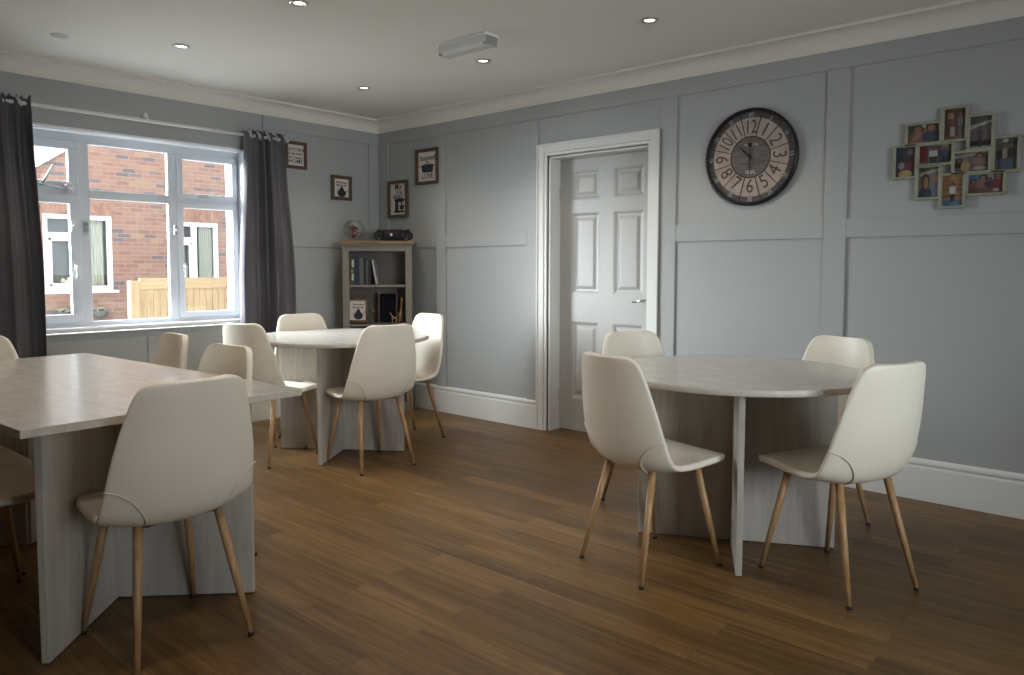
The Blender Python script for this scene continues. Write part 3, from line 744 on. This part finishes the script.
# books
GB = 'books on the top shelf of the bookcase'
SH1 = 1.0305
books = [(.018, .205, (.10, .035, .04), 'dark maroon book first from the left on the bookcase shelf', .14),
         (.033, .215, (.035, .05, .025), 'thick book with cream and green spine second on the bookcase shelf', .16),
         (.034, .222, (.012, .018, .06), 'navy blue book third from the left on the bookcase shelf', .16),
         (.034, .218, (.085, .09, .08), 'grey green book right of the navy book on the shelf', .155),
         (.014, .205, (.012, .012, .014), 'thin black book right of the grey green book', .15),
         (.018, .2, (.07, .075, .08), 'thin dark grey book between two black books', .15),
         (.022, .2, (.014, .014, .016), 'black book beside the leaning white book', .15)]
def book(wd, ht, dp, col, label, pos, tilt=0.0):
    root = empty('book', pos, BA); root.rotation_euler = (0, tilt, BA); tag(root, label, 'book', GB)
    c = colr(col, .5)
    q = MB(); q.box((0, 0, 0), (.0025, dp, ht), .0008, 1).box((wd-.0025, 0, 0), (wd, dp, ht), .0008, 1).box((.0, -.001, 0), (wd, .003, ht), .001, 1); cv = q.build('cover', c, root)
    q = MB(); q.box((.0025, .003, .003), (wd-.0025, dp-.004, ht-.003)); q.build('pages', mat('page_paper', (.55, .50, .42), .8), root)
    return cv
ux = -.190
for i, (wd, ht, c, lab, dp) in enumerate(books):
    cv = book(wd, ht, dp, c, lab, at(ux+.0, .035, SH1))
    if i == 1:
        q = MB()
        for z0, z1, x0, x1 in ((.035, .09, .008, .026), (.14, .2, .01, .028), (.1, .12, .006, .016)): q.box((x0, -.0022, z0), (x1, -.0009, z1), .0005, 1)
        q.build('spine_print', mat('spine_cream', (.45, .43, .33), .6), cv)
    ux += wd+.0012
book(.015, .2, .15, (.42, .39, .33), 'white book leaning against the black books', at(ux+.0365, .035, SH1+.0005), -.17)
# lower shelf things
SH2 = .7165
print_frame(at(-.120, .075, SH2+.108), BA, .172, .205, .022, 'framed black teapot print leaning inside the bookcase', [("There's always", .02, .22, .019, .85), ('time for tea', 0, .11, .021, .85)], kettle, lean=-.1, group=None)
fo = empty('navy_board', at(.112, .12, SH2), BA); fo.rotation_euler = (-.06, 0, BA); tag(fo, 'dark navy panel in thin pale wooden frame standing on the lower bookcase shelf', 'picture frame')
q = MB(); q.box((-.068, 0, .004), (.068, .006, .243), .001); q.build('dark_panel', mat('navy_card', (.008, .009, .016), .9, spec=.1), fo)
q = MB(); q.box((-.075, -.004, 0), (-.068, .014, .247), .001).box((.068, -.004, 0), (.075, .014, .247), .001).box((-.068, -.003, 0), (.068, .012, .005), .001).box((-.068, -.003, .242), (.068, .012, .247), .001); q.build('frame', M_oak, fo)
q = MB(); q.box((-.06, .006, 0), (.06, .02, .06)); q.build('easel_foot', M_oak, fo)
def skin_mesh(name, chains, m, parent):
    """one skinned body from connected edges"""
    me = bpy.data.meshes.new(name); vs, es, rs = [], [], []
    idx = {}
    for ch in chains:
        prev = None
        for key, co, r in ch:
            if key not in idx: idx[key] = len(vs); vs.append(co); rs.append(r)
            if prev is not None: es.append((prev, idx[key]))
            prev = idx[key]
    me.from_pydata(vs, es, []); me.materials.append(m)
    o = bpy.data.objects.new(name, me); COL.objects.link(o); o.parent = parent
    sk = o.modifiers.new('skin', 'SKIN'); me.skin_vertices.new() if not me.skin_vertices else None
    for i, r in enumerate(rs): me.skin_vertices[0].data[i].radius = (r, r)
    me.skin_vertices[0].data[0].use_root = True
    sk.use_smooth_shade = True
    s = o.modifiers.new('sub', 'SUBSURF'); s.levels = 1; s.render_levels = 2
    return o
M_gir = wood('carved_wood', (.22, .12, .05), (.38, .24, .12), (30, 30, 30), rough=.5)
def giraffe(pos, rz, s, label, neck=1.0):
    root = empty('giraffe_figurine', pos, rz); tag(root, label, 'figurine', 'carved giraffes on the bookcase shelf')
    P = lambda x, y, z: (x*s, y*s, z*s)
    n = neck
    body = [('h', P(-.028, 0, .095), .013*s), ('m', P(0, 0, .10), .015*s), ('c', P(.026, 0, .106), .014*s), ('n1', P(.038, 0, .135), .009*s), ('n2', P(.046, 0, .135+.05*n), .0065*s), ('n3', P(.05, 0, .135+.095*n), .006*s), ('hd', P(.058, 0, .135+.108*n), .0085*s), ('mz', P(.08, 0, .135+.098*n), .0045*s)]
    chains = [body]
    for k, (x, y, a) in enumerate((('h', -1, -.03), ('h', 1, -.03), ('c', -1, .03), ('c', 1, .03))):
        chains.append([(x, None, None), ('k%d' % k, P(a, y*.011, .052), .0052*s), ('f%d' % k, P(a*1.06, y*.013, .004), .0048*s)])
    for k, y in enumerate((-1, 1)): chains.append([('hd', None, None), ('e%d' % k, P(.053, y*.008, .135+.125*n), .0028*s)])
    chains.append([('h', None, None), ('t', P(-.043, 0, .075), .003*s)])
    return skin_mesh('body', chains, M_gir, root)
giraffe(at(.212, .075, SH2), BA-PI/2+.5, .80, 'tall carved wooden giraffe beside the dark panel on the bookcase shelf', 1.0)
giraffe(at(.172, .032, SH2), BA+PI+.3, .50, 'short carved wooden giraffe standing in front of the taller giraffe', .35)
bl = empty('ornament', at(-.005, .1, SH2), BA); tag(bl, 'small dull brown knob ornament between teapot print and navy panel', 'ornament')
q = MB(); q.lathe([(0, 0), (.018, 0), (.018, .006), (.005, .012), (.004, .075), (.012, .085), (.016, .098), (.012, .11), (0, .116)], 20); q.build('turned_stem', mat('dull_wood', (.12, .085, .06), .6), bl)
# boombox
bb = empty('boombox', at(.165, .10, TOPZ), BA); tag(bb, 'black and red portable radio cassette player on top of bookcase', 'radio')
q = MB(); pts = []
for i in range(40):
    a = 2*PI*i/40; ex = 2/4.2
    pts.append((.155*math.copysign(abs(math.cos(a))**ex, math.cos(a)), .046+.044*math.copysign(abs(math.sin(a))**(2/2.6), math.sin(a))))
q.prism(pts, -.055, .055, 'y'); body = q.build('body', M_blackm, bb)
bv = body.modifiers.new('bev', 'BEVEL'); bv.width = .012; bv.segments = 3; bv.limit_method = 'ANGLE'
for sx in (-1, 1):
    q = MB(); q.lathe([(.043, .0), (.043, .012), (.034, .014), (.03, .006), (.012, .004), (0, .012)], 32, mtx=Matrix.Translation((sx*.105, -.054, .046)) @ rotX, cap=False); q.build('speaker', M_black, bb)
q = MB(); q.box((-.078, -.05, .083), (.078, .045, .096), .006, 3); q.build('top_panel', mat('dark_red_plastic', (.10, .008, .018), .35), bb)
q = MB(); q.box((-.045, -.0605, .03), (.045, -.054, .066), .003); q.build('front_panel', M_black, bb)
q = MB(); q.lathe([(0, 0), (.012, 0), (.011, .004), (0, .005)], 20, mtx=Matrix.Translation((-.012, -.0605, .05)) @ rotX); q.build('badge', mat('silver_badge', (.6, .6, .6), .3), bb)
for x in (-.115, .118):
    q = MB(); q.lathe([(0, 0), (.016, 0), (.015, .013), (0, .014)], 20, mtx=Matrix.Translation((x, 0, .083))); q.build('knob', M_black, bb)
# glass globe with dried flowers
vs = empty('flower_globe', at(-.15, .11, TOPZ), BA); tag(vs, 'clear glass bowl of dark red and white flowers on bookcase top', 'flower arrangement')
R_ = .086
pr = [(R_*math.sin(a), .092-R_*math.cos(a)) for a in [.35+i*(2.75-.35)/14 for i in range(15)]]
q = MB(); q.lathe([(.03, .006)]+pr+[(p[0]-.002, p[1]) for p in pr[::-1]]+[(.028, .008)], 40, cap=False); q.lathe([(0, 0), (.036, 0), (.036, .005), (.03, .01), (0, .01)], 32)
q.build('glass_bowl', M_clear, vs)
rnd = random.Random(5)
tones = [(.16, .02, .02), (.05, .012, .012), (.40, .36, .33), (.26, .08, .06), (.32, .20, .15)]
for k in range(22):
    a = rnd.uniform(0, 2*PI); r = rnd.uniform(0, .032); z = rnd.uniform(.04, .13)
    q = MB(); c = (r*math.cos(a), r*math.sin(a), z); s = rnd.uniform(.008, .015)
    for j in range(5):
        b = 2*PI*j/5; q.ball((c[0]+s*.8*math.cos(b), c[1]+s*.8*math.sin(b)*.7, c[2]+s*.4*math.sin(b*2)), s*.62, 1)
    q.ball(c, s*.5, 1)
    q.build('flower', colr(tones[k % 5], .7), vs)
q = MB()
for k in range(7):
    a = k*.9; q.tube([(0, 0, .012), (.012*math.cos(a), .012*math.sin(a), .06), (.026*math.cos(a), .026*math.sin(a), .11)], .0018, 6)
q.build('stems', colr((.05, .06, .03), .7), vs)

# ------------------------------------------------------------------ ceiling things
def downlight(x, y, name_label, on=1.0):
    root = empty('downlight', (x, y, H)); tag(root, name_label, 'ceiling light', 'recessed ceiling downlights')
    q = MB(); q.lathe([(.027, .004), (.029, -.006), (.040, -.009), (.046, -.005), (.046, .0), (.027, .004)], 36, cap=False); q.build('bezel', M_chrome, root)
    q = MB(); q.lathe([(0, -.002), (.027, -.002), (.027, .002), (0, .002)], 28); q.build('lamp', emit('lamp_glow', (1, .93, .82), LAMP_GLOW*on) if on == 1 else emit('lamp_glow_dim', (1, .93, .82), LAMP_GLOW*on), root)
    ld = bpy.data.lights.new('downlight_beam', 'SPOT'); ld.energy = SPOT*on; ld.color = (1, .87, .72); ld.spot_size = math.radians(125); ld.spot_blend = .55; ld.shadow_soft_size = .03
    lo = bpy.data.objects.new('downlight_beam', ld); COL.objects.link(lo); lo.location = (x, y, H-.015)
LAMP_GLOW, SPOT = 4.0, 18.0
for x, y, lab in ((.93, -.87, 'downlight nearest the room corner above the bookcase'), (2.03, -.822, 'downlight next to the emergency light'), (3.18, -.813, 'downlight nearest the wall clock'),
                  (.95, -2.165, 'downlight nearest the window curtain rod'), (2.064, -2.12, 'downlight cut by the upper picture edge')):
    downlight(x, y, lab)
for x, y in ((3.18, -2.15), (2.06, -3.47), (.95, -3.47), (3.2, -3.47), (4.3, -3.47)):
    downlight(x, y, 'downlight in the ceiling outside the picture')
cp = empty('blanking_plate', (.648, -2.687, H)); tag(cp, 'flat round blanking plate on the ceiling near the window wall', 'ceiling plate')
q = MB(); q.lathe([(0, -.005), (.042, -.005), (.046, -.002), (.046, 0), (0, 0)], 32); q.build('disc', mat('plate_grey', (.52, .51, .49), .6), cp)
em = empty('emergency_light', (2.255, -1.185, H)); tag(em, 'clear plastic bulkhead emergency light fixed to the ceiling', 'emergency light')
q = MB(); q.box((-.185, -.055, -.018), (.185, .055, 0), .006); q.build('housing', mat('em_white', (.75, .75, .73), .4), em)
q = MB()
q.prism([(-.052, -.02), (-.05, -.05), (-.03, -.068), (.03, -.068), (.05, -.05), (.052, -.02)], -.18, .18, 'x')
M_dif = bpy.data.materials.new('prismatic_plastic'); M_dif.use_nodes = True
b = M_dif.node_tree.nodes['Principled BSDF']; b.inputs['Base Color'].default_value = (.86, .87, .86, 1); b.inputs['Roughness'].default_value = .2; b.inputs['Transmission Weight'].default_value = .3; b.inputs['IOR'].default_value = 1.3
q.build('diffuser', M_dif, em)
q = MB(); q.tube([(-.15, 0, -.035), (.15, 0, -.035)], .008, 10); q.build('tube_lamp', mat('em_tube', (.7, .72, .7), .3), em)
for x in (-.172, .172):
    q = MB(); q.box((x-.012, -.045, -.066), (x+.012, .045, -.018), .004); q.build('end_block', mat('em_grey', (.28, .28, .27), .5), em)

# ------------------------------------------------------------------ outside
struct(MB().box((-16, -14, -.5), (-.31, 10, -.35)).build('ground', mat('paving', (.42, .41, .39), .9, var=.12, vscale=1.5)))
BX = -8.5
hs = empty('house', (BX, 2, -.35)); tag(hs, 'red brick house with white windows seen through the window', 'house')
def hl(p): return (p[0]-BX, p[1]-2, p[2]+.35)
W1 = (-.04, 1.02, .775, 2.034); W2 = (2.06, 2.93, .775, 1.995)
q = MB()
def hb(y0, y1, z0, z1): q.box((-.3, y0-2, z0+.35), (0, y1-2, z1+.35))
YL, YR, ZT = -1.2, 9, 7
def edge(y): return 2.86+(y+0)*.706     # gable slope
hb(YL, W1[0], -.35, 1.95); hb(W1[0], W1[1], -.35, W1[2]); hb(W1[1], W2[0], -.35, 2.034); hb(W2[0], W2[1], -.35, W2[2]); hb(W2[1], YR, -.35, 2.034)
hb(W2[0], W2[1], W2[3], 2.034)
q.prism([(W1[0]-2, 2.034+.35), (YR-2, 2.034+.35), (YR-2, edge(5.6)+.35), (5.6-2, edge(5.6)+.35), (YL-2, edge(YL)+.35), (YL-2, 1.95+.35), (W1[0]-2, 1.95+.35)], -.3, 0, 'x')
wl = q.build('brick_wall', M_brick, hs)
q = MB(); s1 = [(-1.6, edge(-1.6)-.0), (5.8, edge(5.8)-.0)]
q.prism([(a-2, z+.35-.02) for a, z in s1]+[(5.8-2, edge(5.8)+.35+.42), (-1.6-2, edge(-1.6)+.35+.42)], -.05, .12, 'x'); q.build('bargeboard', M_sill, hs)
q = MB(); q.prism([(a-2, z+.35+.4) for a, z in s1]+[(5.8-2, edge(5.8)+.35+.55), (-1.6-2, edge(-1.6)+.35+.55)], -.3, .16, 'x'); q.build('roof_verge', mat('roof_tile', (.16, .11, .09), .8), hs)
# soldier courses over the windows
M_sold = mat('soldier_brick', (.205, .115, .085), .85, var=.3, vscale=9)
for (a, b, c, d) in (W1, W2):
    q = MB()
    n = int((b-a+.2)/.075)
    for k in range(n):
        y = a-.1+k*.075; q.box((-.02, y-2, d+.35), (.006, y+.066-2, d+.35+.215), .003, 1)
    q.build('soldier_course', M_sold, wl)
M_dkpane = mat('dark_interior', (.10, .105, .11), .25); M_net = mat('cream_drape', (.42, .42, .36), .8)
def hwin(W, mull, tz, curtain_rng):
    a, b, c, d = W; wroot = MB(); f = .075; X0, X1 = -.09, -.02
    def w_(y0, y1, z0, z1, x0=X0, x1=X1): wroot.box((x0, y0-2, z0+.35), (x1, y1-2, z1+.35), .006)
    w_(a, b, c, c+f); w_(a, b, d-f, d); w_(a, a+f, c+f, d-f); w_(b-f, b, c+f, d-f); w_(mull-.045, mull+.045, c+f, d-f); w_(a+f, mull-.045, tz-.045, tz+.045)
    # opening sash, a little proud
    w_(a+f, mull-.045, c+f, c+f+.05, X0+.02, X1+.02); w_(a+f, mull-.045, tz-.095, tz-.045, X0+.02, X1+.02); w_(a+f, a+f+.05, c+f, tz-.045, X0+.02, X1+.02); w_(mull-.095, mull-.045, c+f, tz-.045, X0+.02, X1+.02)
    o = wroot.build('house_window', mat('house_upvc', (.80, .81, .82), .35), hs)
    s = MB(); s.box((-.05, a-.06-2, c-.045+.35), (.07, b+.06-2, c+.35), .006); s.build('house_sill', mat('house_upvc', (.8, .8, .8), .35), o)
    g = MB(); g.box((-.066, a+f-2, c+f+.35), (-.06, b-f-2, d-f+.35)); g.build('glass_pane', M_pane, o)
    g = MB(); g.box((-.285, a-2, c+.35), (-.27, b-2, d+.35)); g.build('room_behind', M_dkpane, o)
    t = MB(); y0, y1 = curtain_rng
    pts = [(y0+(y1-y0)*i/40, .018*math.sin(i*1.05)) for i in range(41)]
    t.prism([(-.16+x, y-2) for y, x in pts]+[(-.175+x, y-2) for y, x in pts[::-1]], c+.05+.35, d-.05+.35, 'z'); t.build('drape', M_net, o)
    return o
o1 = hwin(W1, .50, 1.69, (.58, .93)); o2 = hwin(W2, 2.47, 1.67, (2.62, 2.88))
q = MB()
for k in range(9):
    a = random.Random(k); q.ball((-.15+a.uniform(-.02, .02), .33-2+a.uniform(-.07, .07), .93+.35+a.uniform(-.05, .06)), .035, 1)
q.tube([(-.15, .33-2, .78+.35), (-.15, .33-2, .92+.35)], [.04, .03], 12)
q.build('white_flowers', mat('white_bloom', (.7, .72, .62), .7), o1)
for y in (.17, .735):
    hbk = empty('hanging_basket', (BX+.14, y, .40)); tag(hbk, 'dark wall planter of white flowers under the house window, %s' % ('left one' if y < .5 else 'right one'), 'planter', 'wall planters under the house window')
    q = MB(); q.lathe([(0, -.11), (.06, -.1), (.11, -.05), (.13, .03), (.125, .04), (.1, 0), (0, -.02)], 24); q.build('basket', mat('basket_grey', (.06, .06, .065), .8), hbk)
    q = MB(); a = random.Random(int(y*100))
    for k in range(16): q.ball((a.uniform(-.07, .07), a.uniform(-.08, .08), .035+a.uniform(0, .05)), .026, 1)
    q.build('flowers', mat('planter_bloom', (.20, .21, .13), .8), hbk)
    q = MB(); q.tube([(-.135, 0, .02), (-.1, 0, .02)], .01, 6); q.build('wall_hook', M_darkmetal, hbk)
# timber gate
M_pine = wood('pine', (.22, .145, .075), (.29, .205, .11), (20, 20, 2.5), rough=.7)
M_pineh = wood('pine_rail', (.23, .155, .08), (.31, .22, .12), (20, 2.5, 20), rough=.7)
gt = empty('timber_gate', (-6, 1.1, -.35)); tag(gt, 'low pine fence gate with black hinges in front of brick house', 'gate')
q = MB(); q.box((-.06, .27-1.1, 0), (.06, .40-1.1, 1.32), .006); q.build('post', M_pine, gt)
q = MB(); q.box((-.06, 2.02-1.1, 0), (.06, 2.14-1.1, 1.36), .006); q.build('post', M_pine, gt)
q = MB()
for k in range(16): q.box((-.012, .41+k*.1-1.1, .12), (.01, .41+k*.1+.094-1.1, 1.34), .003, 1)
q.build('board_panel', M_pine, gt)
for z in (1.195, .25):
    q = MB(); q.box((.0101, .405-1.1, z), (.05, 2.01-1.1, z+.165), .004); q.build('rail', M_pineh, gt)
for z in (1.2, .99):
    q = MB(); q.box((.05, 1.72-1.1, z), (.058, 1.90-1.1, z+.035), .002); q.build('hinge', M_darkmetal, gt)

# ------------------------------------------------------------------ light
wd = bpy.data.worlds.new('sky'); SC.world = wd; wd.use_nodes = True
nt = wd.node_tree; bg = nt.nodes['Background']
# overcast sky: brightest around the veiled sun beyond the far end of the neighbour's house
SKY_BASE, SKY_PEAK, SKY_HORIZON = .5, 124.0, 23.0
tcw = nt.nodes.new('ShaderNodeTexCoord'); dt = nt.nodes.new('ShaderNodeVectorMath'); dt.operation = 'DOT_PRODUCT'
nt.links.new(tcw.outputs['Generated'], dt.inputs[0]); dt.inputs[1].default_value = Vector((-.63, -.67, .38)).normalized()
mxw = nt.nodes.new('ShaderNodeMath'); mxw.operation = 'MAXIMUM'; mxw.inputs[1].default_value = 0
pw = nt.nodes.new('ShaderNodeMath'); pw.operation = 'POWER'; pw.inputs[1].default_value = 7
ma = nt.nodes.new('ShaderNodeMath'); ma.operation = 'MULTIPLY_ADD'; ma.inputs[1].default_value = SKY_PEAK; ma.inputs[2].default_value = SKY_BASE
nt.links.new(dt.outputs['Value'], mxw.inputs[0]); nt.links.new(mxw.outputs[0], pw.inputs[0]); nt.links.new(pw.outputs[0], ma.inputs[0])
bg.inputs['Color'].default_value = (.88, .95, 1.0, 1); 
d2 = nt.nodes.new('ShaderNodeVectorMath'); d2.operation = 'DOT_PRODUCT'; d2.inputs[1].default_value = Vector((.93, -.36, .05)).normalized()
nt.links.new(tcw.outputs['Generated'], d2.inputs[0])
m2 = nt.nodes.new('ShaderNodeMath'); m2.operation = 'MAXIMUM'; m2.inputs[1].default_value = 0
p2 = nt.nodes.new('ShaderNodeMath'); p2.operation = 'POWER'; p2.inputs[1].default_value = 9
a2 = nt.nodes.new('ShaderNodeMath'); a2.operation = 'MULTIPLY_ADD'; a2.inputs[1].default_value = SKY_HORIZON
nt.links.new(d2.outputs['Value'], m2.inputs[0]); nt.links.new(m2.outputs[0], p2.inputs[0]); nt.links.new(p2.outputs[0], a2.inputs[0]); nt.links.new(ma.outputs[0], a2.inputs[2])
nt.links.new(a2.outputs[0], bg.inputs['Strength'])
for x, y0, y1, r in ((-.29, WY0, WY1, -PI/2), (XE+.29, VY0, VY1, PI/2)):
    pd = bpy.data.lights.new('window_portal', 'AREA'); pd.shape = 'RECTANGLE'; pd.size = y1-y0; pd.size_y = WZ1-WZ0
    pd.cycles.is_portal = True
    po = bpy.data.objects.new('window_portal', pd); COL.objects.link(po)
    po.location = (x, (y0+y1)/2, (WZ0+WZ1)/2); po.rotation_euler = (PI/2, 0, r)

vs_ = SC.view_settings
SC.display_settings.display_device = 'sRGB'
vs_.view_transform = 'Standard'; vs_.look = 'None'; vs_.exposure = 0.0; vs_.gamma = 1.0; vs_.use_curve_mapping = False
SC.cycles.use_denoising = True
SC.cycles.max_bounces = 10; SC.cycles.diffuse_bounces = 6
SC.cycles.sample_clamp_indirect = 8.0
